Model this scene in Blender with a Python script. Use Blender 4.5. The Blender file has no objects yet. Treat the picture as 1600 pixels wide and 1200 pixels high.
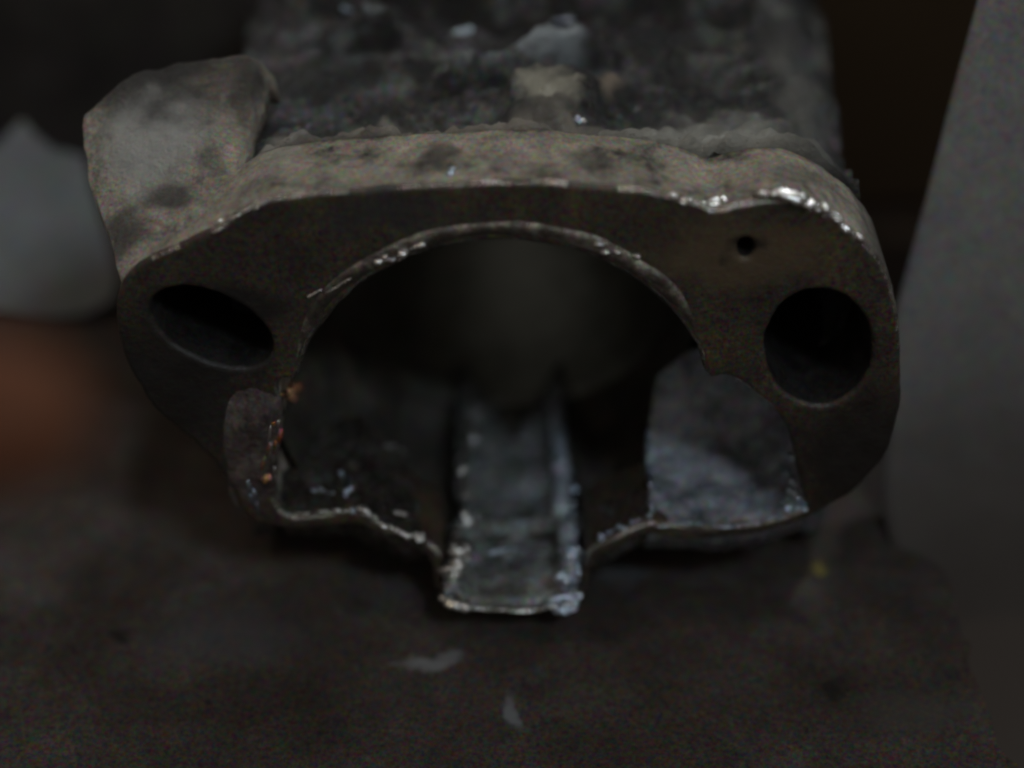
import bpy, bmesh, math, random
from mathutils import Vector, noise, Euler
random.seed(7)
S = 0.008                                  # one working unit = 8 mm
scene = bpy.context.scene
# ------------------------------------------------------------------ camera
EL = math.radians(35)
F = Vector((0, math.cos(EL), -math.sin(EL))); UP = Vector((0, math.sin(EL), math.cos(EL)))
CAM = -F * 30
cd = bpy.data.cameras.new('camera'); cam = bpy.data.objects.new('camera', cd)
scene.collection.objects.link(cam); scene.camera = cam
cam.location = CAM * S; cam.rotation_euler = (math.radians(90) - EL, 0, 0)
cd.lens = 67.5; cd.sensor_width = 36; cd.clip_start = 0.005; cd.clip_end = 50
cd.dof.use_dof = True; cd.dof.focus_distance = 29.6 * S; cd.dof.aperture_fstop = 6
# ------------------------------------------------------------------ light
w = bpy.data.worlds.new('World'); scene.world = w; w.use_nodes = True
bg = w.node_tree.nodes['Background']; bg.inputs[0].default_value = (1, .93, .85, 1)
_t = w.node_tree.nodes.new('ShaderNodeTexCoord'); _s = w.node_tree.nodes.new('ShaderNodeSeparateXYZ'); _m = w.node_tree.nodes.new('ShaderNodeMapRange')
w.node_tree.links.new(_t.outputs['Generated'], _s.inputs[0]); w.node_tree.links.new(_s.outputs[2], _m.inputs[0]); w.node_tree.links.new(_m.outputs[0], bg.inputs[1])
_m.inputs[1].default_value = -.3; _m.inputs[2].default_value = .9; _m.inputs[3].default_value = .05; _m.inputs[4].default_value = .15      # dim room, paler towards the ceiling
def lamp(name, loc, size, power, col, aim=(0, 0, 0)):
    l = bpy.data.lights.new(name, 'AREA'); l.shape = 'DISK'; l.size = size; l.energy = power; l.color = col
    o = bpy.data.objects.new(name, l); scene.collection.objects.link(o); o.location = loc
    o.rotation_euler = (Vector(aim) * S - Vector(loc)).to_track_quat('-Z', 'Y').to_euler()
lamp('ceiling_lamp', (.35, .62, 1.15), .10, 1.9, (.92, .97, 1.0))
lamp('front_fill', (.34, -.62, .80), .16, 1.5, (.74, .88, 1.0))  # unseen cool fill lamp, added to light the port interiors
lamp('bulb_glow', (-.70, .02, .95), .05, .55, (1.0, .80, .60))
scene.view_settings.view_transform = 'Standard'; scene.view_settings.look = 'None'
scene.view_settings.exposure = .75; scene.view_settings.gamma = 1
scene.render.engine = 'CYCLES'
scene.cycles.filter_width = 2.6
# ------------------------------------------------------------------ helpers
def at(px, py, Y):
    """photo pixel -> point in the vertical plane at depth Y (working units)"""
    d = F + Vector((1, 0, 0)) * ((px - 800) / 3000) + UP * ((600 - py) / 3000)
    return CAM + d * ((Y - CAM.y) / d.y)
def atz(px, py, Z):
    d = F + Vector((1, 0, 0)) * ((px - 800) / 3000) + UP * ((600 - py) / 3000)
    return CAM + d * ((Z - CAM.z) / d.z)
def link(name, me, mat, parent=None, smooth=True):
    o = bpy.data.objects.new(name, me); scene.collection.objects.link(o)
    mats = mat if isinstance(mat, (list, tuple)) else [mat]
    for m in mats: me.materials.append(m)
    if smooth:
        for p in me.polygons: p.use_smooth = True
    if parent: o.parent = parent
    return o
def from_bm(name, bm, mat, parent=None, smooth=True):
    for v in bm.verts: v.co *= S
    bmesh.ops.recalc_face_normals(bm, faces=bm.faces)
    me = bpy.data.meshes.new(name); bm.to_mesh(me); bm.free()
    return link(name, me, mat, parent, smooth)
def thing(name, label, cat, group=None, loc=(0, 0, 0)):
    o = bpy.data.objects.new(name, None); scene.collection.objects.link(o); o.empty_display_size = .01
    o['label'] = label; o['category'] = cat
    if group: o['group'] = group
    return o
def cr(p0, p1, p2, p3, t):
    return .5 * ((2 * p1) + (p2 - p0) * t + (2 * p0 - 5 * p1 + 4 * p2 - p3) * t * t + (3 * p1 - p0 - 3 * p2 + p3) * t ** 3)
def spline(pts, n, closed=False):
    L = len(pts); out = []
    for i in range(L if closed else L - 1):
        g = (lambda k: pts[k % L]) if closed else (lambda k: pts[max(0, min(L - 1, k))])
        for j in range(n): out.append(cr(g(i - 1), g(i), g(i + 1), g(i + 2), j / n))
    if not closed: out.append(pts[-1])
    return out
def loft(name, rows, mat, parent, n=6, m=6, amp=.05, freq=1.6, skirt=None, seed=0, back=(0, 0, -1)):
    """smooth grid through control rows, roughened, closed downwards into a solid"""
    rr = [spline([Vector(p) for p in r], n) for r in rows]
    cols = [spline([r[i] for r in rr], m) for i in range(len(rr[0]))]
    U, V = len(cols), len(cols[0])
    bm = bmesh.new(); g = []
    for i in range(U):
        c = []
        for j in range(V):
            p = cols[i][j]
            q = p + Vector((seed * 7.1, 0, 0))
            d = noise.fractal(q * freq, .7, 2.1, 5) * amp
            c.append(bm.verts.new(p + Vector((d * .5, 0, d))))
        g.append(c)
    for i in range(U - 1):
        for j in range(V - 1): bm.faces.new((g[i][j], g[i + 1][j], g[i + 1][j + 1], g[i][j + 1]))
    if skirt:
        b = Vector(back) * skirt
        ring = [g[i][0] for i in range(U)] + [g[U - 1][j] for j in range(1, V)] + [g[i][V - 1] for i in range(U - 2, -1, -1)] + [g[0][j] for j in range(V - 2, 0, -1)]
        low = [bm.verts.new(v.co + b) for v in ring]
        for i in range(len(ring)): bm.faces.new((ring[i], ring[(i + 1) % len(ring)], low[(i + 1) % len(ring)], low[i]))
        bm.faces.new(low)
    return from_bm(name, bm, mat, parent)
def plate(name, outline, holes, y0, y1, bevel, mats, parent, jit=.02, n=6, facefn=None, res=2):
    """solid plate in the XZ plane with holes, rounded edges"""
    cu = bpy.data.curves.new('c', 'CURVE'); cu.dimensions = '2D'; cu.fill_mode = 'BOTH'
    cu.extrude = (y1 - y0) / 2 - bevel; cu.bevel_depth = bevel; cu.bevel_resolution = res; cu.offset = -bevel
    for k, pl in enumerate([outline] + holes):
        pts = spline([Vector((a, 0, b)) for a, b in pl], n, True)
        sp = cu.splines.new('POLY'); sp.points.add(len(pts) - 1); sp.use_cyclic_u = True
        for i, p in enumerate(pts):
            q = p + noise.noise_vector(p * 2.3) * jit + noise.noise_vector(p * 6.1) * jit * .5
            sp.points[i].co = (q.x, q.z, 0, 1)
    tmp = bpy.data.objects.new('c', cu); scene.collection.objects.link(tmp)
    bpy.context.view_layer.update()
    me = bpy.data.meshes.new_from_object(tmp.evaluated_get(bpy.context.evaluated_depsgraph_get()))
    bpy.data.objects.remove(tmp)
    bm = bmesh.new(); bm.from_mesh(me)
    bmesh.ops.remove_doubles(bm, verts=bm.verts, dist=.0005)
    for v in bm.verts:
        x, y, z = v.co; v.co = (x, (y0 + y1) / 2 + z, y)
    bmesh.ops.recalc_face_normals(bm, faces=bm.faces); bm.normal_update()
    if facefn:
        for f in bm.faces: f.material_index = facefn(f)
    o = from_bm(name, bm, [], parent, False)
    for m in mats: o.data.materials.append(m)
    for p in o.data.polygons: p.use_smooth = abs(p.normal.y) < .98
    return o
def px_outline(pts, Y): return [(p.x, p.z) for p in (at(a, b, Y) for a, b in pts)]
# ------------------------------------------------------------------ materials
def mat(name, cols, metal=0., rough=.5, scale=1.2, detail=8, bump=.3, bscale=6, dist=.10, rvar=.2, speck=.9, pos=(.35, .5, .65), spec=.5, grain=3.8, coat=0.):
    """cols: 3 colours mixed by a blotchy noise; fine coloured grain on top; relief from two noises"""
    m = bpy.data.materials.new(name); m.use_nodes = True; nt = m.node_tree; N = nt.nodes; L = nt.links
    b = N['Principled BSDF']; b.inputs['Metallic'].default_value = metal; b.inputs['Specular IOR Level'].default_value = spec
    tc = N.new('ShaderNodeTexCoord'); mp = N.new('ShaderNodeMapping'); mp.inputs['Scale'].default_value = (1 / S,) * 3
    L.new(tc.outputs['Object'], mp.inputs[0])
    def nz(sc, det=6, ro=.6, dis=0):
        n = N.new('ShaderNodeTexNoise'); n.inputs['Scale'].default_value = sc; n.inputs['Detail'].default_value = det
        n.inputs['Roughness'].default_value = ro; n.inputs['Distortion'].default_value = dis
        L.new(mp.outputs[0], n.inputs['Vector']); return n
    a = nz(scale, detail, .74, .15); r = N.new('ShaderNodeValToRGB'); e = r.color_ramp.elements
    e[0].position = pos[0]; e[0].color = (*cols[0], 1); e[1].position = pos[2]; e[1].color = (*cols[2], 1)
    k = e.new(pos[1]); k.color = (*cols[1], 1)
    L.new(a.outputs['Fac'], r.inputs[0])
    g = nz(12, 3, 1.0); mx = N.new('ShaderNodeMix'); mx.data_type = 'RGBA'; mx.blend_type = 'OVERLAY'; mx.inputs[0].default_value = speck
    L.new(r.outputs[0], mx.inputs[6]); va = N.new('ShaderNodeVectorMath'); va.operation = 'MULTIPLY_ADD'; va.inputs[1].default_value = (grain,) * 3; va.inputs[2].default_value = (.5 - grain / 2,) * 3
    vm = N.new('ShaderNodeVectorMath'); vm.operation = 'MAXIMUM'; L.new(g.outputs['Color'], va.inputs[0]); L.new(va.outputs[0], vm.inputs[0]); vm.inputs[1].default_value = (.05,) * 3; L.new(vm.outputs[0], mx.inputs[7]); L.new(mx.outputs[2], b.inputs['Base Color'])
    rn = nz(scale * 2.3, 6); mr = N.new('ShaderNodeMapRange'); mr.inputs[1].default_value = .3; mr.inputs[2].default_value = .7
    mr.inputs[3].default_value = max(.08, rough - rvar); mr.inputs[4].default_value = min(1, rough + rvar)
    L.new(rn.outputs['Fac'], mr.inputs[0]); L.new(mr.outputs[0], b.inputs['Roughness'])
    bn = nz(bscale, 8, .7); b1 = N.new('ShaderNodeBump'); b1.inputs['Strength'].default_value = bump; b1.inputs['Distance'].default_value = dist * S
    L.new(bn.outputs['Fac'], b1.inputs['Height']); L.new(b1.outputs[0], b.inputs['Normal'])
    b.inputs['Coat Weight'].default_value = coat; b.inputs['Coat Roughness'].default_value = .16; L.new(b1.outputs[0], b.inputs['Coat Normal'])
    return m
def blobs(m, spots, lo=.3):
    """soft colour patches, for stains as well as painted light and shade: spots = (point, radius, colour, strength)"""
    nt = m.node_tree; N = nt.nodes; L = nt.links; b = N['Principled BSDF']
    mp = next(n for n in N if n.type == 'MAPPING')
    wn = N.new('ShaderNodeTexNoise'); wn.inputs['Scale'].default_value = 1.7; wn.inputs['Detail'].default_value = 6; L.new(mp.outputs[0], wn.inputs['Vector'])
    wm = N.new('ShaderNodeMix'); wm.data_type = 'RGBA'; wm.blend_type = 'LINEAR_LIGHT'; wm.inputs[0].default_value = .55; wm.clamp_result = False
    L.new(mp.outputs[0], wm.inputs[6]); L.new(wn.outputs['Color'], wm.inputs[7])
    for p, rad, col, st in spots:
        sc = N.new('ShaderNodeVectorMath'); sc.operation = 'SUBTRACT'; L.new(wm.outputs[2], sc.inputs[0]); sc.inputs[1].default_value = p
        dv = N.new('ShaderNodeVectorMath'); dv.operation = 'DIVIDE'; L.new(sc.outputs[0], dv.inputs[0]); dv.inputs[1].default_value = rad
        ln = N.new('ShaderNodeVectorMath'); ln.operation = 'LENGTH'; L.new(dv.outputs[0], ln.inputs[0])
        mr = N.new('ShaderNodeMapRange'); mr.interpolation_type = 'SMOOTHSTEP'; mr.inputs[1].default_value = lo; mr.inputs[2].default_value = 1.2
        mr.inputs[3].default_value = st; mr.inputs[4].default_value = 0; L.new(ln.outputs['Value'], mr.inputs[0])
        src = b.inputs['Base Color'].links[0].from_socket
        mx = N.new('ShaderNodeMix'); mx.data_type = 'RGBA'; L.new(mr.outputs[0], mx.inputs[0]); L.new(src, mx.inputs[6]); mx.inputs[7].default_value = (*col, 1)
        L.new(mx.outputs[2], b.inputs['Base Color'])
CAST = mat('grey_cast_alloy', ((.055, .048, .040), (.34, .30, .24), (.60, .53, .42)), .25, .55, 1.3, 9, .9, 5, .22, coat=.25, grain=2.0, pos=(.33, .47, .68))
SOOT = mat('grimy_cast_alloy', ((.012, .011, .011), (.035, .034, .033), (.20, .20, .19)), .3, .42, .9, 9, .9, 4, .26, pos=(.36, .50, .66), coat=.4)
FACE = mat('oily_flange_face', ((.032, .025, .019), (.055, .042, .030), (.100, .070, .038)), .25, .50, .7, 9, .5, 4, .07, rvar=.16, coat=.12)
EDGE = mat('worn_bare_edge', ((.06, .05, .04), (.22, .19, .16), (.70, .66, .60)), .85, .26, 1.6, 9, .6, 7, .08, rvar=.12, grain=1.2, coat=.4)
BORE = mat('dark_bore_wall', ((.035, .030, .025), (.055, .048, .040), (.10, .085, .065)), .2, .50, .8, 5, .15, 4, .04, rvar=.08)
PORT = mat('wet_alloy_port', ((.11, .115, .125), (.33, .35, .39), (.58, .61, .68)), .55, .30, 1.3, 9, .8, 5, .12, rvar=.14, coat=.5, grain=2.2)
TONG = mat('smeared_alloy_tongue', ((.09, .09, .08), (.25, .26, .255), (.50, .52, .54)), .55, .28, 1.2, 8, .8, 5, .12, rvar=.12, coat=.6, grain=2.2)
CRUD = mat('burnt_oil_crust', ((.02, .017, .014), (.05, .04, .03), (.16, .15, .135)), .5, .36, 1.8, 9, 1., 5, .20, rvar=.16, coat=.7)
BENCH = mat('oil_soaked_bench', ((.025, .019, .015), (.041, .032, .027), (.062, .052, .046)), 0, .72, .35, 9, .3, 3, .08, rvar=.1, speck=.9, spec=.25)
CLOTH = mat('grey_card', ((.165, .158, .15), (.195, .185, .175), (.225, .212, .20)), 0, .9, .5, 6, .2, 9, .04, rvar=.05, speck=.5, spec=.2)
CARD = mat('bluish_paper', ((.17, .18, .18), (.21, .218, .22), (.25, .255, .255)), 0, .9, .4, 6, .2, 9, .04, rvar=.05, speck=.5, spec=.2)
SKIN = mat('skin', ((.085, .032, .017), (.11, .042, .021), (.14, .055, .028)), 0, .8, .6, 5, .2, 6, .04, rvar=.1, speck=.2, spec=.12)
NAIL = mat('nail', ((.5, .28, .2), (.55, .32, .24), (.6, .36, .28)), 0, .35, .6, 3, .1, 6, .02, rvar=.05, speck=.1)
HOLE = mat('dark_drilled_wall', ((.007, .006, .005), (.012, .010, .009), (.02, .017, .014)), .1, .6, 1, 6, .4, 5, .06)  # near black, so the shade inside the holes is in the colour
# ------------------------------------------------------------------ bench
BZ = -4.75
bm = bmesh.new(); nx, ny = 120, 120; g = []
for i in range(nx + 1):
    c = []
    for j in range(ny + 1):
        x = -40 + 80 * i / nx; y = -16 + 76 * j / ny
        c.append(bm.verts.new((x, y, BZ + .05 * noise.fractal(Vector((x * .35, y * .9, 0)), 1, 2, 4) - .05)))
    g.append(c)
for i in range(nx):
    for j in range(ny): bm.faces.new((g[i][j], g[i + 1][j], g[i + 1][j + 1], g[i][j + 1]))
r = [g[i][0] for i in range(nx + 1)] + [g[nx][j] for j in range(1, ny + 1)] + [g[i][ny] for i in range(nx - 1, -1, -1)] + [g[0][j] for j in range(ny - 1, 0, -1)]
lo = [bm.verts.new(v.co - Vector((0, 0, 3))) for v in r]
for i in range(len(r)): bm.faces.new((r[i], r[(i + 1) % len(r)], lo[(i + 1) % len(r)], lo[i]))
bm.faces.new(lo)
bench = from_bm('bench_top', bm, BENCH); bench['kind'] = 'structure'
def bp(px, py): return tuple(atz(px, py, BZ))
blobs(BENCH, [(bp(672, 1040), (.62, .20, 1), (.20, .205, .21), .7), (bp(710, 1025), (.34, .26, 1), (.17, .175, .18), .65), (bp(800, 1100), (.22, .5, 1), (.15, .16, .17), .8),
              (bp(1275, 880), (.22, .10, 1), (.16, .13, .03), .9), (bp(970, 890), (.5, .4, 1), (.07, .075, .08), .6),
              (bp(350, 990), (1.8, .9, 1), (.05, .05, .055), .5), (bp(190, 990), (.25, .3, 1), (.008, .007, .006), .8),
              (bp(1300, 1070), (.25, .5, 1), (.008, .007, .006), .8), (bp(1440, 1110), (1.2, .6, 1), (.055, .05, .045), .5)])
WALL = mat('dark_wall', ((.022, .018, .016), (.036, .030, .026), (.055, .046, .038)), 0, .8, .3, 6, .3, 3, .08, rvar=.1, speck=.6, spec=.2)
bm = bmesh.new()
v = [bm.verts.new((x, y, z)) for x in (-38, 38) for y in (14, 16) for z in (BZ + .1, 12)]
for q in ((0, 1, 3, 2), (4, 6, 7, 5), (0, 4, 5, 1), (2, 3, 7, 6), (0, 2, 6, 4), (1, 5, 7, 3)): bm.faces.new([v[k] for k in q])
blobs(WALL, [((8.5, 14, 0), (6, 3, 12), (.13, .095, .06), .9)])  # wall colour lifted at the right to offset the shade there
wl = from_bm('wall', bm, WALL, None, False); wl['kind'] = 'structure'
# ------------------------------------------------------------------ engine cylinder
cyl = thing('engine_cylinder', 'dirty grey cast engine cylinder on the dark bench, bore and oily flange facing out', 'engine part')
topo = [(190, 445), (225, 408), (290, 378), (345, 350), (395, 320), (450, 306), (530, 298), (620, 293), (710, 287), (800, 284), (890, 287), (980, 296), (1060, 308), (1120, 328), (1150, 322),
        (1200, 312), (1250, 316), (1300, 338), (1350, 378), (1385, 425), (1402, 480), (1408, 560), (1405, 640), (1385, 710), (1340, 765), (1290, 795), (1262, 812),
        (1200, 832), (1130, 842), (1060, 845), (1015, 838), (960, 862), (925, 882), (910, 935), (800, 950), (692, 935), (668, 872), (610, 850), (560, 822), (500, 828), (440, 826), (385, 808), (345, 740), (300, 690), (240, 640), (200, 570), (182, 500)]
bc = at(785, 660, 0); BX, BZc, BR = bc.x, -4.05 + 3.32, 3.32
def arc(a0, a1, n, rr=BR): return [(BX + rr * math.cos(math.radians(a0 + (a1 - a0) * i / n)), BZc + rr * math.sin(math.radians(a0 + (a1 - a0) * i / n))) for i in range(n + 1)]
opening = arc(15, 165, 14) + px_outline([(434, 600), (440, 650), (432, 710), (425, 765), (446, 803), (500, 806), (552, 797), (600, 825), (660, 843), (690, 870), (702, 925), (800, 938), (898, 925),
                                         (915, 865), (955, 842), (1012, 818), (1060, 823), (1130, 823), (1200, 815), (1258, 795), (1245, 740), (1240, 700), (1225, 662), (1188, 622), (1140, 590)], 0)
def ell(px, py, rx, ry, Y=0, rot=0, n=14):
    out = []
    for i in range(n):
        a = 2 * math.pi * i / n; x = rx * math.cos(a); y = ry * math.sin(a); c, s = math.cos(rot), math.sin(rot)
        out.append((px + x * c - y * s, py + x * s + y * c))
    return px_outline(out, Y)
holeR = ell(1279, 543, 84, 90); holeL = ell(330, 512, 102, 52, 0, .42)
pin = ell(1165, 388, 13, 15)
def rim(c):
    if min(math.hypot(c.x - at(a, b, 0).x, c.z - at(a, b, 0).z) for a, b in ((1278, 538), (338, 508))) < 1.22 or math.hypot(c.x - at(1165, 388, 0).x, c.z - at(1165, 388, 0).z) < .4: return True
    out = math.hypot(c.x - BX, c.z - BZc) > 4.3
    return out and (c.z < .6 or c.x < -3.6 and c.z < 2.2 or noise.noise(c * 1.2) > .12 and c.x < 3.5)
def ff(f):
    ny_ = abs(f.normal.y); c = f.calc_center_median()
    if ny_ < .5:
        for q, rr in ((at(1275, 545, 0), 1.15), (at(330, 522, 0), 1.25), (at(1165, 388, 0), .25)):
            if math.hypot(c.x - q.x, c.z - q.z) < rr: return 3
        if math.hypot(c.x - BX, c.z - BZc) < 3.45 : return 0
    if ny_ > .93: return 0
    if ny_ > .12: return 0 if rim(c) else 1
    return 2
flange = plate('flange', px_outline(topo, 0), [opening, holeR, holeL, pin], 0, 1.7, .10, [FACE, EDGE, CAST, HOLE], cyl, .03, 6, ff, 3)
# dark backs of stud holes (the drilled bores run on into the casting)
def tube(name, cx, cz, r, y0, y1, m, parent, cap=True, seg=48, skip=None, wob=0, outer=None, ny=24):
    bm = bmesh.new(); g = []
    for j in range(ny + 1):
        y = y0 + (y1 - y0) * j / ny
        g.append([bm.verts.new((cx + r * math.cos(2 * math.pi * i / seg), y, cz + r * math.sin(2 * math.pi * i / seg))) for i in range(seg)])
    for j in range(ny):
        for i in range(seg):
            if skip and skip(360 * (i + .5) / seg, y0 + (y1 - y0) * (j + .5) / ny): continue
            bm.faces.new((g[j][i], g[j][(i + 1) % seg], g[j + 1][(i + 1) % seg], g[j + 1][i]))
    if cap: bm.faces.new(g[-1])
    if outer:
        h = [[bm.verts.new((cx + outer * math.cos(2 * math.pi * i / seg), y, cz + outer * math.sin(2 * math.pi * i / seg))) for i in range(seg)] for y in (y0, y1)]
        for i in range(seg): 
            k = (i + 1) % seg
            bm.faces.new((h[0][i], h[0][k], h[1][k], h[1][i])); bm.faces.new((g[0][i], g[0][k], h[0][k], h[0][i])); bm.faces.new((g[-1][i], g[-1][k], h[1][k], h[1][i]))
    return from_bm(name, bm, m, parent)
for hl in (holeR, holeL):
    pts = spline([Vector((a, 0, b)) for a, b in hl], 6, True); cx = sum(p.x for p in pts) / len(pts); cz = sum(p.z for p in pts) / len(pts)
    bm = bmesh.new(); g = []
    for y, k in ((.12, 1.035), (.5, 1.03), (1.9, 1.0), (4.6, .95), (5.2, .7), (5.2, 1.1), (.12, 1.1)):
        g.append([bm.verts.new((cx + (p.x - cx) * k, y, cz + (p.z - cz) * k)) for p in pts])
    for a, b in zip(g[:-3], g[1:-2]):
        for i in range(len(pts)): bm.faces.new((a[i], a[(i + 1) % len(pts)], b[(i + 1) % len(pts)], b[i]))
    bm.faces.new(g[4]); bmesh.ops.delete(bm, geom=g[5] + g[6], context='VERTS')
    o = from_bm('stud_hole', bm, HOLE, cyl)
# bore
def sm(x, a, b):
    t = min(1, max(0, (x - a) / (b - a))); return t * t * (3 - 2 * t)
bm = bmesh.new(); g = []; SEG, NY = 220, 80
for j in range(NY + 1):
    if j <= 50: y = 1.0 + 4.5 * j / 50; rb = BR
    else: t = (j - 50) / 30 * math.pi / 2; y = 5.5 + 3.3 * math.sin(t); rb = max(.02, BR * math.cos(t))
    row = []
    for i in range(SEG):
        a = 2 * math.pi * i / SEG; rr = rb
        if math.sin(a) < .35 and j <= 50:
            x = BX + rr * math.cos(a); k = 1 - sm(y, 4.2, 5.4)
            gr = 0 if math.sin(a) > 0 else max(sm(x, 1.0, 1.25) * (1 - sm(x, 2.3, 2.6)), (1 - sm(x, -1.25, -1.0)) * sm(x, -2.2, -1.9))
            rr += .45 * gr * k
            if x < -2.0: rr += .5 * (1 - sm(x, -2.7, -2.2)) * (1 - sm(y, 2.2, 4.4)) * sm(-math.sin(a), -.3, .1)
        rr += .015 * noise.noise(Vector((a * 3, y, 0)))
        row.append(bm.verts.new((BX + rr * math.cos(a), y, BZc + rr * math.sin(a))))
    g.append(row)
for j in range(NY):
    for i in range(SEG):
        a = 2 * math.pi * (i + .5) / SEG; x = BX + BR * math.cos(a)
        if j < 24 and math.sin(a) < .30 and x > 2.3: continue
        bm.faces.new((g[j][i], g[j][(i + 1) % SEG], g[j + 1][(i + 1) % SEG], g[j + 1][i])).material_index = int(j > 44)
bm.faces.new(g[-1])
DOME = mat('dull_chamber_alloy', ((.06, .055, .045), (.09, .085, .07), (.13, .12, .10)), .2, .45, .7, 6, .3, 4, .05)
blobs(DOME, [(tuple(at(830, 460, 7.6)), (2.4, 9, 2.1), (.55, .58, .50), .9), (tuple(at(835, 450, 7.8)), (1.5, 9, 1.3), (.85, .88, .80), .8)], lo=-.2)  # pale soft patches paint a dull glow onto the bore end
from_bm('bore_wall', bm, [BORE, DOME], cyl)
for y in (5.3,):                       # fine honed wear rings far down the bore
    bm = bmesh.new(); g = []
    for i in range(61):
        a = math.radians(250 + 50 * i / 60); q = []
        for t in range(6):
            b_ = 2 * math.pi * t / 6; rr = BR - .012 + .022 * math.cos(b_)
            q.append(bm.verts.new((BX + rr * math.cos(a), y + .03 * math.sin(b_), BZc + rr * math.sin(a))))
        g.append(q)
    for i in range(60):
        for t in range(6): bm.faces.new((g[i][t], g[i][(t + 1) % 6], g[i + 1][(t + 1) % 6], g[i + 1][t]))
    from_bm('wear_ring', bm, EDGE, cyl)
# barrel walls around the bore (outer shell, lower part stands on the bench)
# centre tongue
def tongue_z(u, Y):
    a = abs(u)
    z = -4.02 + .16 * a * a
    lip = math.exp(-((a - .86) / .13) ** 2) * (.20 if Y < 1.25 else .13)
    z += lip
    if Y > 1.25: z += .12
    if Y > 3.7: z -= .9 * max(0, (Y - 3.7) / 2.2) * max(0, 1 - a / max(.05, (Y - 3.7) * .42))
    return z
rows = []
for j in range(60):
    Y = -.55 + 6.6 * j / 59
    hw = 1.10 if Y < 1.2 else 1.0
    if 1.2 < Y < 1.9: hw = 1.0 - .12 * math.sin((Y - 1.2) / .7 * math.pi)
    rows.append([(-.02 + hw * u, Y, tongue_z(u, Y) - (.10 if Y < -.5 else 0)) for u in [k / 14 - 1 for k in range(29)]])
loft('sleeve_tongue', rows, TONG, cyl, 2, 2, .05, 2.2, .30, 0, (0, .6, -1))
# right transfer port floor and wall
def R(l, Y): return [at(a, b, Y) + Vector((0, 0, .10 * min(1, max(0, Y) * 3))) for a, b in l]
rows = [R([(1012, 817), (1070, 821), (1135, 822), (1195, 815), (1232, 800), (1262, 788)], .04),
        R([(1012, 770), (1070, 775), (1135, 776), (1195, 770), (1228, 752), (1248, 735)], .8),
        R([(1011, 725), (1070, 728), (1135, 728), (1190, 720), (1226, 695), (1244, 680)], 1.6),
        R([(1012, 680), (1065, 675), (1125, 668), (1180, 655), (1215, 640), (1240, 635)], 2.2),
        R([(1020, 630), (1060, 620), (1110, 608), (1160, 600), (1195, 600), (1228, 605)], 2.5),
        R([(1030, 590), (1065, 565), (1110, 545), (1150, 535), (1190, 540), (1230, 550)], 2.7)]
loft('transfer_port', rows, PORT, cyl, 8, 10, .10, 1.5, .8, 3, (0, .3, -.9))
# left transfer port
rows = [R([(436, 800), (470, 804), (510, 805), (552, 796), (600, 824), (662, 842)], .04),
        R([(440, 768), (470, 772), (510, 770), (552, 766), (600, 790), (655, 812)], .5),
        R([(440, 738), (470, 742), (510, 742), (552, 738), (598, 756), (650, 782)], 1.0),
        R([(444, 718), (480, 714), (520, 714), (560, 710), (600, 724), (645, 745)], 1.6),
        R([(435, 690), (480, 680), (520, 672), (560, 664), (600, 690), (640, 735)], 2.5)]
loft('transfer_port', rows, CRUD, cyl, 8, 10, .20, 2.2, .8, 5, (0, .3, -.9))
# crusted lip right of the tongue
rows = [R([(922, 858), (945, 846), (970, 832), (1000, 818), (1016, 806)], .1),
        R([(922, 835), (945, 818), (970, 806), (1000, 790), (1014, 780)], .6),
        R([(924, 800), (945, 790), (970, 780), (995, 770), (1012, 760)], 1.0)]
loft('port_lip', rows, CRUD, cyl, 8, 8, .14, 3.5, .5, 8)
# dark back wall behind grooves
bm = bmesh.new()
def box(bm, x0, x1, y0, y1, z0, z1):
    v = [bm.verts.new((x, y, z)) for x in (x0, x1) for y in (y0, y1) for z in (z0, z1)]
    for q in ((0, 1, 3, 2), (4, 6, 7, 5), (0, 4, 5, 1), (2, 3, 7, 6), (0, 2, 6, 4), (1, 5, 7, 3)): bm.faces.new([v[k] for k in q])
# raised pad left of the left port
rows = [R([(366, 796), (385, 803), (405, 806), (430, 800)], .06), [at(350, 740, .06), at(372, 742, -.06), at(405, 742, -.14), at(432, 738, .02)], [at(335, 680, .06), at(370, 682, -.08), at(408, 682, -.16), at(440, 680, .02)],
        [at(340, 625, .06), at(375, 630, -.05), at(410, 636, -.10), at(440, 640, .02)], R([(360, 590), (385, 595), (410, 600), (432, 606)], .04)]
loft('casting_pad', rows, mat('brown_stained_alloy', ((.05, .035, .03), (.14, .11, .10), (.26, .22, .19)), .55, .42, 1.7, 8, .8, 5, .12, grain=1.5), cyl, 8, 8, .08, 2.5, .3, 11, (0, 1, 0))
# mirrored thin bead round the arch of the bore
bm = bmesh.new(); g = []
for i in range(121):
    a = math.radians(21 + 145 * i / 120); te = min(1, min(i, 120 - i) / 22); te = te * te * (3 - 2 * te); rr0 = BR + .10 + .05 * noise.noise(Vector((i * .07, 0, 3)))
    q = []
    for dr, dy in ((-.10, 1.05), (-.11, .42), (-.08, .24), (.0, .09), (.10, 0), (.22, -.045), (.32, -.03), (.36, .03), (.30, .3), (.1, 1.0)):
        rr = BR + dr * (.25 + .75 * te) + .06 * te * noise.noise(Vector((i * .09, dr * 3, 1)))
        q.append(bm.verts.new((BX + rr * math.cos(a), dy + .05 * (1 - te) + .015 * noise.noise(Vector((i * .2, dr * 8, 4))), BZc + rr * math.sin(a))))
    g.append(q)
for i in range(120):
    for t in range(10): bm.faces.new((g[i][t], g[i][(t + 1) % 10], g[i + 1][(t + 1) % 10], g[i + 1][t]))
bm.faces.new(g[0]); bm.faces.new(g[-1])
from_bm('bore_chamfer', bm, mat('brown_worn_chamfer', ((.05, .04, .03), (.12, .10, .08), (.52, .46, .38)), .7, .30, 1.1, 8, .6, 5, .08, rvar=.12, coat=.5, grain=1.2), cyl)
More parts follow.
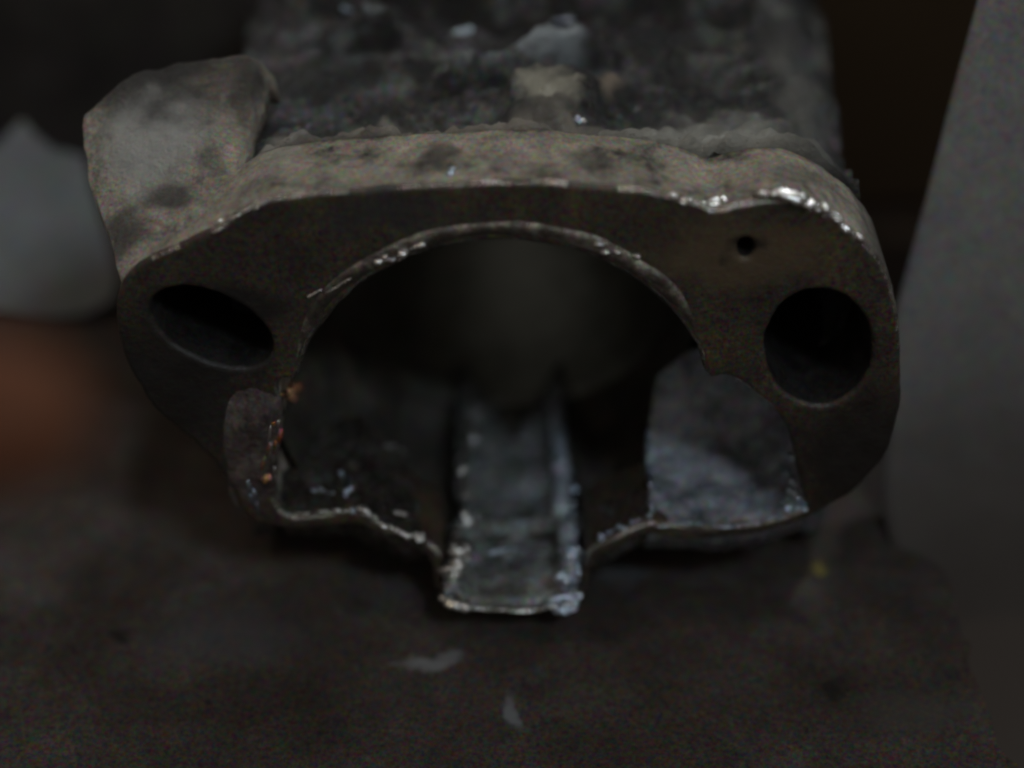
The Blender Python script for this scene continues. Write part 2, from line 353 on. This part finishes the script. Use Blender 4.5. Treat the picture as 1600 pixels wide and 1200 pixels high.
# barrel body behind the flange
def bodytop(x, Y):
    e = min(1, max(0, (abs(x - .45) - 3.4) / 1.15))
    z = 2.75 - .9 * e * e
    z += .75 * math.exp(-((Y - 1.5) / .9) ** 2)
    p = Vector((x, Y, 0))
    b = math.hypot(x - .6, (Y - 3.75)) ; z += .75 * (1 / (1 + math.exp((b - .72) * 9))) - .30 * math.exp(-(b / .42) ** 2)      # plugged boss
    b = math.hypot((x - 1.6) * 1.1, (Y - 4.3)); z += .55 * math.exp(-(b / .38) ** 2)
    for (fy, x0, x1, hgt, sl) in ((5.2, -1.1, 1.7, .75, .42), (6.3, -2.9, -1.6, .6, -.12), (7.6, -3.5, 4.0, .8, 0), (9.2, -3.5, 4.2, .8, 0)):
        yy = fy + sl * (x - .3); on = 1 / (1 + math.exp(-(x - x0) * 8)) / (1 + math.exp((x - x1) * 8))
        z += hgt * on * math.exp(-((Y - yy) / .20) ** 4)
    z += .32 * noise.fractal(p * .9, .8, 2.1, 5) + .10 * noise.fractal(p * 3.1, .8, 2.1, 4)
    return z
bm = bmesh.new(); G = []
NJ, NI = 130, 210
for shell in (0, 1):
    g = []
    for j in range(NJ):
        Y = 1.62 + 9.9 * (j / (NJ - 1)) ** 1.15; c = []
        for i in range(NI):
            t = i / (NI - 1)
            if t < .15 or t > .85:
                k = t / .15 if t < .15 else (1 - t) / .15; sd = -1 if t < .15 else 1
                x = -4.25 if sd < 0 else 5.15
                ztop = bodytop(x, Y) - .25; z = -4.4 + (ztop + 4.4) * k
                p = Vector((x, Y, z)); x += sd * .10 * noise.fractal(p * 1.3, .8, 2.1, 4)
                if shell: x -= sd * .35
            else:
                x = -4.25 + 9.4 * (t - .15) / .70; z = bodytop(x, Y) - (.35 if shell else 0)
                if shell: x = .45 + (x - .45) * .92; z = min(z, 3.35 if abs(x) < 1.5 else z)
            x = .45 + (x - .45) * (1.06 + .014 * (Y - 1.6))
            c.append(bm.verts.new((x, Y, z)))
        g.append(c)
    for i in range(NI - 1):
        for j in range(NJ - 1): bm.faces.new((g[j][i], g[j][i + 1], g[j + 1][i + 1], g[j + 1][i]))
    G.append(g)
rg = [[g[0][i] for i in range(NI)] + [g[j][NI - 1] for j in range(1, NJ)] + [g[NJ - 1][i] for i in range(NI - 2, -1, -1)] + [g[j][0] for j in range(NJ - 2, 0, -1)] for g in G]
for i in range(len(rg[0])): k = (i + 1) % len(rg[0]); bm.faces.new((rg[0][i], rg[0][k], rg[1][k], rg[1][i]))
from_bm('barrel', bm, SOOT, cyl)
# thick ear of the casting at the left, running back from the flange
rows = [[at(190, 436, .15), at(235, 402, .2), at(290, 374, .3), at(340, 352, .4), at(398, 322, .5)],
        [at(165, 360, 1.0), at(200, 335, 1.1), at(255, 305, 1.3), at(300, 285, 1.4), at(370, 268, 1.5)],
        [at(140, 285, 1.9), at(180, 245, 2.0), at(260, 215, 2.2), at(325, 205, 2.3), at(385, 222, 2.2)],
        [at(132, 215, 2.6), at(190, 175, 2.8), at(270, 135, 3.1), at(355, 130, 3.3), at(402, 165, 3.1)],
        [at(132, 180, 2.9), at(190, 130, 3.3), at(280, 95, 3.6), at(385, 85, 3.8), at(415, 110, 3.8)],
        [at(140, 190, 3.4), at(195, 165, 3.8), at(280, 150, 4.0), at(395, 130, 4.2), at(425, 130, 4.2)]]
loft('mounting_ear', rows, CAST, cyl, 10, 10, .10, 1.1, .5, 4, (.12, .1, -1))
blobs(CAST, [(tuple(at(235, 215, 2.2)), (1.1, 1.6, 1.0), (.44, .44, .42), .8), (tuple(at(440, 190, 2.2)), (.7, 1.2, 1.0), (.45, .42, .36), .7), (tuple(at(330, 215, 1.7)), (.35, .9, .7), (.03, .028, .025), .85), (tuple(at(265, 300, 1.2)), (.55, .5, .5), (.03, .028, .025), .8),
             (tuple(at(240, 100, 3.4)), (2.1, 1.5, .85), (.035, .032, .03), .95), (tuple(at(385, 140, 3.0)), (.4, 1.1, .9), (.035, .03, .028), .8), (tuple(at(515, 212, 1.2)), (.10, .12, .5), (.02, .02, .02), .9), (tuple(at(690, 240, .8)), (.35, .5, .8), (.07, .06, .05), .7),
             (tuple(at(930, 250, .8)), (.45, .4, .8), (.08, .07, .055), .6), (tuple(at(190, 360, .8)), (.5, .6, .8), (.04, .036, .033), .8),
             (tuple(at(1380, 420, .6)), (.8, 3, 1.2), (.03, .026, .02), .8), (tuple(at(1250, 300, 1.0)), (.5, .45, .8), (.09, .08, .06), .5)])  # bright ear centre, dark ear top and gap shade painted in among the grime
blobs(SOOT, [(tuple(at(700, 165, 2.3)), (3.8, 1.1, 1.5), (.38, .34, .28), .9), (tuple(at(1120, 175, 2.3)), (2.1, 1.7, 1.6), (.42, .41, .36), .95), (tuple(at(420, 200, 2.0)), (1.0, 1.0, 1.2), (.30, .28, .25), .8), (tuple(at(860, 120, 3.7)), (.62, .6, .9), (.46, .43, .34), .9), (tuple(at(950, 100, 4.2)), (.25, .45, .8), (.30, .24, .18), .8),
             (tuple(at(1150, 170, 2.2)), (.75, .4, .9), (.50, .50, .46), .9), (tuple(at(830, 40, 5.2)), (1.3, .35, 1.2), (.42, .46, .48), .85),
             (tuple(at(1255, 90, 5.0)), (.6, 3.4, 1.8), (.16, .155, .14), .85), (tuple(at(640, 90, 4.0)), (1.2, 1.0, 1), (.10, .09, .08), .6), (tuple(at(460, 60, 5)), (.8, 1.6, 1), (.09, .09, .085), .6), (tuple(at(560, 5, 6.2)), (.7, .3, 1.2), (.42, .48, .52), .85), (tuple(at(450, 170, 2.3)), (.9, .5, 1), (.45, .42, .36), .85), (tuple(at(720, 65, 4.9)), (.4, .25, 1), (.26, .28, .28), .7)])  # lit right corner and bluish fin highlights painted in; rest is casting and grime
def bead(name, pts, r0, m, seed=0, n=18, parent=cyl, wob=.07):
    P = spline([Vector(p) for p in pts], n); bm = bmesh.new(); g = []
    for i, p in enumerate(P):
        d = (P[min(i + 1, len(P) - 1)] - P[max(i - 1, 0)]).normalized(); a = d.cross(Vector((.1, .3, 1))).normalized(); b_ = a.cross(d)
        e = min(1, (min(i, len(P) - 1 - i) + .4) / 4)
        rr = r0 * e * (1 + wob * 2 * noise.fractal(p * 3 + Vector((seed, 0, 0)), .8, 2, 3))
        p = p + noise.noise_vector(p * 2.5 + Vector((seed, 3, 0))) * min(r0, .07) * .5
        g.append([bm.verts.new(p + a * rr * math.cos(k * .785) + b_ * rr * math.sin(k * .785)) for k in range(8)])
    for i in range(len(g) - 1):
        for k in range(8): bm.faces.new((g[i][k], g[i][(k + 1) % 8], g[i + 1][(k + 1) % 8], g[i + 1][k]))
    bm.faces.new(g[0]); bm.faces.new(g[-1])
    return from_bm(name, bm, m, parent)
GLINT = mat('bright_highlight_metal', ((.45, .42, .38), (.72, .70, .66), (.9, .88, .85)), .95, .17, 3, 6, .8, 9, .07, rvar=.10, speck=.4)  # for beads added along edges to carry highlights
PALE = mat('pale_highlight_metal', ((.30, .33, .37), (.52, .56, .63), (.75, .80, .88)), .5, .30, 2.4, 8, .8, 8, .08, rvar=.14, speck=.6)  # pale colour stands in for the highlight along the right side of the tongue
def tz(x, Y, dz=.02): return (x, Y, tongue_z(x / (1.10 if Y < 1.2 else .97), Y) + dz)
bead('ridge_glint', [tz(-.80, 1.7), tz(-.83, 2.4), tz(-.82, 3.2), tz(-.84, 4.0), tz(-.84, 4.8)], .08, GLINT, 1)
bead('ridge_glint', [tz(-.98, -.40), tz(-.93, .1), tz(-.95, .6), tz(-.93, 1.05)], .10, GLINT, 2)
bead('ridge_glint', [tz(.92, -.50), tz(.98, 0), tz(.97, .5), tz(.96, 1.1)], .17, PALE, 3)
bead('ridge_glint', [tz(.84, 1.3, -.05), tz(.86, 2.2, -.05), tz(.84, 3.0, -.05), tz(.83, 4.0, -.05), tz(.82, 5.2, -.05)], .17, PALE, 4)
bead('port_edge', R([(556, 792), (580, 808), (610, 826), (662, 840)], .0), .05, GLINT, 5)  # bright bead added to carry the highlight along the port edge
bead('port_edge', R([(1020, 821), (1080, 823), (1140, 823), (1200, 816), (1262, 796)], -.02), .035, EDGE, 6)
bead('tongue_edge_glint', [(-1.05, -.58, -4.02), (-.5, -.62, -4.12), (0, -.64, -4.14), (.5, -.62, -4.12), (1.05, -.58, -4.0)], .035, GLINT, 7)
bead('rim_glint', [at(1190, 303, .06), at(1235, 305, .06), at(1280, 322, .06), at(1320, 350, .06)], .07, GLINT, 9)  # glint on the right shoulder, added as a bright bead
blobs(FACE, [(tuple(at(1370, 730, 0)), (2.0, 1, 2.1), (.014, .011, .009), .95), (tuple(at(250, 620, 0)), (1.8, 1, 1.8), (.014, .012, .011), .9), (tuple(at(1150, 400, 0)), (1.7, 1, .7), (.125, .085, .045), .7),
             (tuple(at(620, 335, 0)), (1.6, 1, .35), (.035, .035, .036), .6), (tuple(at(1160, 388, 0)), (.3, 1, .25), (.015, .012, .01), .8), (tuple(at(330, 512, 0)), (1.5, 1, .95), (.016, .013, .011), .85), (tuple(at(390, 480, 0)), (.8, 1, .35), (.014, .012, .011), .8), (tuple(at(350, 570, 0)), (.9, 1, .35), (.014, .012, .011), .8)])  # shade on the outer lobes and round the left hole painted in
# edge glints, added as small chips, flakes and streaks of bright metal
def chips(name, line, Y, n, r0, r1, m, spread=.06):
    bm = bmesh.new()
    for k in range(n):
        t = random.random() * (len(line) - 1); i = int(t); f = t - i
        a, b = line[i], line[min(i + 1, len(line) - 1)]
        p = at(a[0] + (b[0] - a[0]) * f, a[1] + (b[1] - a[1]) * f, Y) + Vector([random.gauss(0, spread) for _ in range(3)])
        rr = r0 + (r1 - r0) * random.random() ** 2
        q = bmesh.ops.create_icosphere(bm, subdivisions=1, radius=rr)['verts']
        e = Euler([random.random() * 6 for _ in range(3)]).to_matrix(); sc = Vector((1, random.uniform(.4, 1), random.uniform(.35, .9)))
        for v in q: v.co = e @ Vector([v.co[c] * sc[c] * random.uniform(.8, 1.2) for c in range(3)]) + p
    o = from_bm(name, bm, m, cyl, False); o['kind'] = 'stuff'
COP = mat('copper_tinted_metal', ((.35, .14, .07), (.55, .26, .14), (.7, .4, .25)), .9, .30, 2, 6, .5, 6, .08)  # metal for the copper glints added at the left
bpy.context.view_layer.update(); DG = bpy.context.evaluated_depsgraph_get()
def hit(px, py):
    d = (F + Vector((1, 0, 0)) * ((px - 800) / 3000) + UP * ((600 - py) / 3000)).normalized()
    ok, loc, nor, idx, ob, mx = scene.ray_cast(DG, CAM * S, d)
    for _ in range(8):                       # keep off the bench: step up the picture until the part itself is met
        if loc.z / S > BZ + .15: break
        py -= 5; d = (F + Vector((1, 0, 0)) * ((px - 800) / 3000) + UP * ((600 - py) / 3000)).normalized(); ok, loc, nor, idx, ob, mx = scene.ray_cast(DG, CAM * S, d)
    return loc / S
LAMPS = {k: Vector(bpy.data.objects[k].location).normalized() for k in ('ceiling_lamp', 'front_fill', 'bulb_glow')}
def flakes(name, spots, m, lampname, tilt=.10, parent=cyl):
    """added glint flakes, tilted to mirror a lamp at the camera: (px, py, radius, count, scatter x, scatter y)"""
    bm = bmesh.new()
    for px, py, r0, n, sx, sy in spots:
        for k in range(n):
            p = hit(px + random.uniform(-sx, sx), py + random.uniform(-sy, sy))
            h = (LAMPS[lampname] + (CAM - p).normalized()).normalized() + Vector([random.gauss(0, tilt) for _ in range(3)])  # faces halfway between lamp and camera, to glint
            e = h.to_track_quat('Z', 'Y').to_matrix(); sp = random.random() * 6.28
            rr = r0 * random.uniform(.6, 1.4); a, b, c = rr, rr * random.uniform(.35, .9), rr * .22
            q = bmesh.ops.create_icosphere(bm, subdivisions=2, radius=1)['verts']
            for v in q:
                w_ = 1 + .35 * noise.noise(v.co * 1.5 + p * 9)
                l = Vector((v.co.x * a * w_, v.co.y * b * w_, v.co.z * c)); l = Vector((l.x * math.cos(sp) - l.y * math.sin(sp), l.x * math.sin(sp) + l.y * math.cos(sp), l.z))
                v.co = e @ l + p
    o = from_bm(name, bm, m, parent); o['kind'] = 'stuff'
SPARKLE = mat('polished_glint', ((.5, .48, .45), (.75, .73, .7), (.92, .9, .88)), 1, .30, 3, 4, .3, 9, .03, rvar=.10, speck=.2)
def streaks(name, lines, m, parent=cyl):
    """edge glints: broken, uneven bright ridges added to carry highlights along a line: (pixel line, radius, count of pieces, scatter)"""
    bm = bmesh.new()
    for line, r0, n, sc in lines:
        L = [Vector((a, b)) for a, b in line]; seg = [(L[i + 1] - L[i]).length for i in range(len(L) - 1)]; T = sum(seg)
        r0 *= 1.35
        def pt(d):
            d = max(0, min(T - .01, d))
            for i, q in enumerate(seg):
                if d <= q: return L[i].lerp(L[i + 1], d / q)
                d -= q
            return L[-1]
        for k in range(n):
            c = T * (k + random.random()) / n; ln = T / n * random.uniform(.7, 1.7); m_ = max(5, int(ln / 5)); ox, oy = random.gauss(0, sc), random.gauss(0, sc); g = []
            P = []
            for t in range(m_):
                q = pt(c + (t / (m_ - 1) - .5) * ln); P.append(hit(q.x + ox, q.y + oy))
            P = [P[0]] + [p if (p - P[t]).length < .5 else P[t] for t, p in enumerate(P[1:])]
            rk = r0 * random.uniform(.5, 1.15)
            for t, p in enumerate(P):
                d = (P[min(t + 1, m_ - 1)] - P[max(t - 1, 0)])
                if d.length < 1e-4: d = Vector((1, 0, 0))
                d.normalize(); a = d.cross(Vector((.1, .25, 1))).normalized(); b_ = a.cross(d)
                rr = rk * (.08 + math.sin(math.pi * (t + .3) / (m_ - .4))) * (1 + .45 * noise.noise(p * 4))
                rr = max(.008, rr); g.append([bm.verts.new(p + a * rr * math.cos(u * .785 + t * .2) * (1 + .3 * noise.noise(p * 9 + Vector((u, 0, 0)))) + b_ * rr * .7 * math.sin(u * .785 + t * .2)) for u in range(8)])
            for t in range(m_ - 1):
                for u in range(8): bm.faces.new((g[t][u], g[t][(u + 1) % 8], g[t + 1][(u + 1) % 8], g[t + 1][u]))
            bm.faces.new(g[0]); bm.faces.new(g[-1])
    o = from_bm(name, bm, m, parent); o['kind'] = 'stuff'
BLUE = mat('bluish_glint_metal', ((.30, .34, .40), (.50, .56, .66), (.70, .78, .90)), 1, .34, 3, 5, .5, 8, .05, rvar=.12, speck=.3)  # bluish tint of the highlights put into the metal colour
streaks('edge_glint', [([(1180, 304), (1235, 303), (1285, 325), (1330, 362), (1350, 385)], .085, 9, 3), ([(1040, 306), (1100, 322), (1140, 318)], .045, 6, 3), ([(585, 412), (620, 400), (662, 386)], .075, 4, 3),
                      ([(920, 388), (960, 390), (1005, 402)], .05, 4, 4), ([(480, 470), (560, 425)], .03, 3, 3), ([(740, 630), (738, 700)], .07, 3, 2), ([(720, 700), (716, 745)], .05, 3, 3), ([(722, 770), (728, 830)], .08, 3, 4),
                      ([(716, 848), (712, 895)], .13, 5, 5), ([(688, 946), (712, 940), (730, 950)], .08, 4, 3), ([(735, 950), (820, 955), (880, 951)], .03, 5, 1), ([(562, 795), (590, 812), (625, 830), (662, 840)], .07, 9, 3),
                      ([(320, 366), (400, 325)], .03, 4, 4), ([(450, 800), (550, 797)], .025, 5, 3), ([(430, 660), (424, 700), (420, 750)], .03, 4, 4), ([(600, 690), (640, 705)], .035, 3, 4), ([(610, 798), (640, 806)], .04, 2, 3)], SPARKLE)
streaks('edge_glint', [([(888, 862), (886, 905), (884, 945)], .15, 8, 8), ([(904, 855), (904, 940)], .05, 5, 3), ([(890, 735), (898, 790), (902, 835)], .07, 8, 3), ([(878, 610), (880, 720)], .06, 8, 5), ([(932, 850), (960, 826), (1012, 806)], .06, 9, 4),
                      ([(1025, 819), (1130, 821), (1225, 808)], .025, 8, 2), ([(1228, 706), (1234, 750), (1238, 795)], .07, 8, 7), ([(1016, 730), (1018, 800)], .035, 5, 3), ([(1228, 798), (1262, 790)], .045, 3, 2),
                      ([(540, 735), (548, 790)], .05, 4, 5), ([(480, 750), (520, 770)], .04, 4, 7), ([(705, 66), (740, 62)], .09, 1, 4), ([(850, 40), (900, 25)], .10, 2, 6), ([(540, 5), (575, 12)], .11, 1, 4),
                      ([(745, 862), (800, 858), (860, 866)], .03, 4, 2), ([(895, 186), (912, 196)], .06, 2, 3), ([(695, 275), (708, 262)], .05, 2, 3), ([(390, 745), (400, 800)], .04, 4, 6)], BLUE)
flakes('glint_flake', [(1238, 306, .20, 3, 4, 2), (1262, 316, .12, 2, 5, 3), (1284, 330, .08, 3, 8, 5), (1134, 312, .08, 3, 4, 5), (905, 190, .06, 2, 5, 5)], SPARKLE, 'ceiling_lamp', .07)
flakes('glint_flake', [(717, 856, .17, 3, 3, 4), (711, 884, .13, 4, 4, 8), (704, 943, .12, 3, 6, 3), (568, 797, .07, 2, 4, 3), (655, 838, .08, 2, 4, 2), (740, 650, .06, 3, 2, 18), (612, 404, .06, 3, 12, 4)], SPARKLE, 'bulb_glow', .05)
flakes('glint_flake', [(885, 925, .07, 3, 5, 12), (905, 825, .07, 3, 3, 6), (940, 840, .07, 3, 4, 4), (1235, 792, .06, 3, 5, 4), (545, 765, .06, 3, 6, 12)], BLUE, 'front_fill', .10)
flakes('copper_glint', [(455, 612, .13, 4, 12, 4), (415, 742, .09, 3, 4, 6)], COP, 'bulb_glow', .10)
streaks('copper_glint', [([(435, 615), (475, 600)], .08, 4, 4), ([(430, 660), (424, 700), (414, 750)], .04, 6, 5)], COP)
# ------------------------------------------------------------------ board at the right, paper at the left
def sheet(name, quad, mt, thick, label, cat, n=24, amp=.05, nrm=(0, 1, 0)):
    q = [Vector(p) for p in quad]; bm = bmesh.new(); nr = Vector(nrm).normalized(); G = []
    for side in (0, 1):
        g = []
        for i in range(n + 1):
            c = []
            for j in range(n + 1):
                u, v = i / n, j / n
                p = (q[0] * (1 - u) + q[1] * u) * (1 - v) + (q[3] * (1 - u) + q[2] * u) * v
                p = p + nr * (amp * noise.fractal(p * .35, 1, 2, 3) + side * thick)
                c.append(bm.verts.new(p))
            g.append(c)
        for i in range(n):
            for j in range(n): bm.faces.new((g[i][j], g[i + 1][j], g[i + 1][j + 1], g[i][j + 1]))
        G.append(g)
    rings = []
    for g in G: rings.append([g[i][0] for i in range(n + 1)] + [g[n][j] for j in range(1, n + 1)] + [g[i][n] for i in range(n - 1, -1, -1)] + [g[0][j] for j in range(n - 1, 0, -1)])
    for i in range(len(rings[0])):
        k = (i + 1) % len(rings[0]); bm.faces.new((rings[0][i], rings[0][k], rings[1][k], rings[1][i]))
    o = from_bm(name, bm, mt); o['label'] = label; o['category'] = cat
    return o
b0 = atz(1330, 760, BZ + .05); yb = b0.y; blobs(CLOTH, [(tuple(at(1560, 960, yb)), (8.5, 5, 7.8), (.050, .042, .036), .99)], lo=.15); blobs(CLOTH, [((10, -1.5, BZ), (9, 7.5, 2.6), (.052, .043, .037), 1)])  # colour fades to the bench tone downward and forward
cl_rows = []
for py_off, dy, z in ((0, 4.2, 22), (0, 3.2, 16), (0, 2.2, 10), (0, 1.4, 5), (0, .8, 1.0), (0, .35, -1.8), (0, -.1, -3.6), (0, -.9, BZ + .25), (0, -2.2, BZ + .05), (0, -4.2, BZ + .035), (0, -6.5, BZ + .03), (0, -9, BZ + .03)):
    Y = yb + dy; up = (Vector((0, Y, z)) - CAM); d_ = up.dot(F); py = 600 - 3000 * up.dot(UP) / d_
    px = 1530 - .267 * py if py < 560 else 1380
    if py > 800: px = 1380 + (py - 800) * .35
    xl = (px - 800) / 3000 * d_
    flat = z < BZ + .1
    cl_rows.append([(xl + (18 - xl) * k / 9, Y + (0 if flat else .12 * math.sin(k * 1.3 + z * .2)), z - (.25 if flat and k == 0 or dy < -8 else 0)) for k in range(10)])
co = loft('grey_cloth', cl_rows, CLOTH, None, 4, 6, .05, .5, None, 21)
so = co.modifiers.new('thickness', 'SOLIDIFY'); so.thickness = .02 * S; so.offset = 0
co['label'] = 'plain grey cloth hanging at the right and spreading onto the bench, darker towards the front'; co['category'] = 'cloth'
# torn paper at left
bm = bmesh.new()
pp = [(-160, 300), (-60, 280), (0, 222), (34, 188), (56, 214), (84, 236), (106, 240), (131, 247), (142, 290), (158, 345), (172, 400), (182, 435), (176, 468), (140, 488), (90, 498), (40, 496), (0, 490), (-160, 480)]
yp = atz(90, 498, BZ + .1).y
top = [bm.verts.new(at(a, b, yp + (498 - b) / 300 * 1.6)) for a, b in pp]
bot = [bm.verts.new(v.co + Vector((0, .06, 0))) for v in top]
bm.faces.new(top); bm.faces.new(bot[::-1])
for i in range(len(top)): bm.faces.new((top[i], top[(i + 1) % len(top)], bot[(i + 1) % len(top)], bot[i]))
bmesh.ops.triangulate(bm, faces=[f for f in bm.faces if len(f.verts) > 4])
o = from_bm('torn_paper', bm, CARD, None, False); o['label'] = 'torn sheet of bluish grey paper standing upright left of the cylinder'; o['category'] = 'paper'
# ------------------------------------------------------------------ hand
def hand():
    V = []; Rd = []; Eg = []
    def add(p, r, par=None):
        V.append(p); Rd.append(r)
        if par is not None: Eg.append((par, len(V) - 1))
        return len(V) - 1
    tip = at(88, 655, -12.5)
    O = Vector((0, 0, 0)); K = .98
    wrist = add(O + Vector((-21, -3, 1.5)), 2.4); palm = add(O + Vector((-16, -2, 1.5)), 2.6, wrist)
    def finger(base, pts, rs):
        k = add(O + Vector(base), rs[0] * 1.15, palm)
        for p, r in zip(pts, rs): k = add(O + Vector(p), r, k)
    finger((-11.5, -1.2, .8), [(-8.2, -.7, 1.2), (-4.6, -.2, .9), (-2.2, 0, .4), (-.5, 0, 0), (.35, 0, -.1)], [1.15, 1.1, 1.05, 1.0, .72])
    finger((-11.2, -.8, 2.6), [(-7.4, .2, 3.0), (-4.0, .8, 2.6), (-2.0, 1.0, 1.9), (-1.0, 1.0, 1.45)], [1.05, .98, .90, .75])
    finger((-11.5, .2, 4.2), [(-8.8, 1.6, 5.2), (-6.5, 2.6, 4.4), (-5.4, 2.6, 3.2), (-4.9, 2.4, 2.4)], [1.0, .92, .86, .74])
    finger((-12.2, 1.0, 5.4), [(-10.2, 2.2, 6.0), (-8.6, 2.8, 5.0), (-8.0, 2.8, 4.0), (-7.8, 2.6, 3.4)], [.88, .80, .74, .66])
    k = add(O + Vector((-16, -3.2, -1.2)), 1.5, palm)
    for p, r in (((-13, -3.0, -2.6), 1.25), ((-9.6, -2.2, -3.0), 1.1), ((-7.0, -1.5, -2.6), .85)): k = add(O + Vector(p), r, k)
    me = bpy.data.meshes.new('hand'); me.from_pydata([(v * K + tip) * S for v in V], Eg, []); o = bpy.data.objects.new('tmp', me); scene.collection.objects.link(o)
    sm = o.modifiers.new('s', 'SKIN'); sm.use_smooth_shade = True
    lay = me.skin_vertices[0] if me.skin_vertices else None
    if lay is None:
        bm = bmesh.new(); bm.from_mesh(me); bm.verts.layers.skin.verify(); bm.to_mesh(me); bm.free(); lay = me.skin_vertices[0]
    for i, r in enumerate(Rd): lay.data[i].radius = (r * S * K * .72, r * S * K * .72); lay.data[i].use_root = (i == 0)
    ss = o.modifiers.new('u', 'SUBSURF'); ss.levels = ss.render_levels = 2
    bpy.context.view_layer.update()
    m2 = bpy.data.meshes.new_from_object(o.evaluated_get(bpy.context.evaluated_depsgraph_get())); bpy.data.objects.remove(o)
    h = link('person', m2, SKIN); h['label'] = 'blurred hand of a person reaching in at the left edge below the paper'; h['category'] = 'person'
hand()
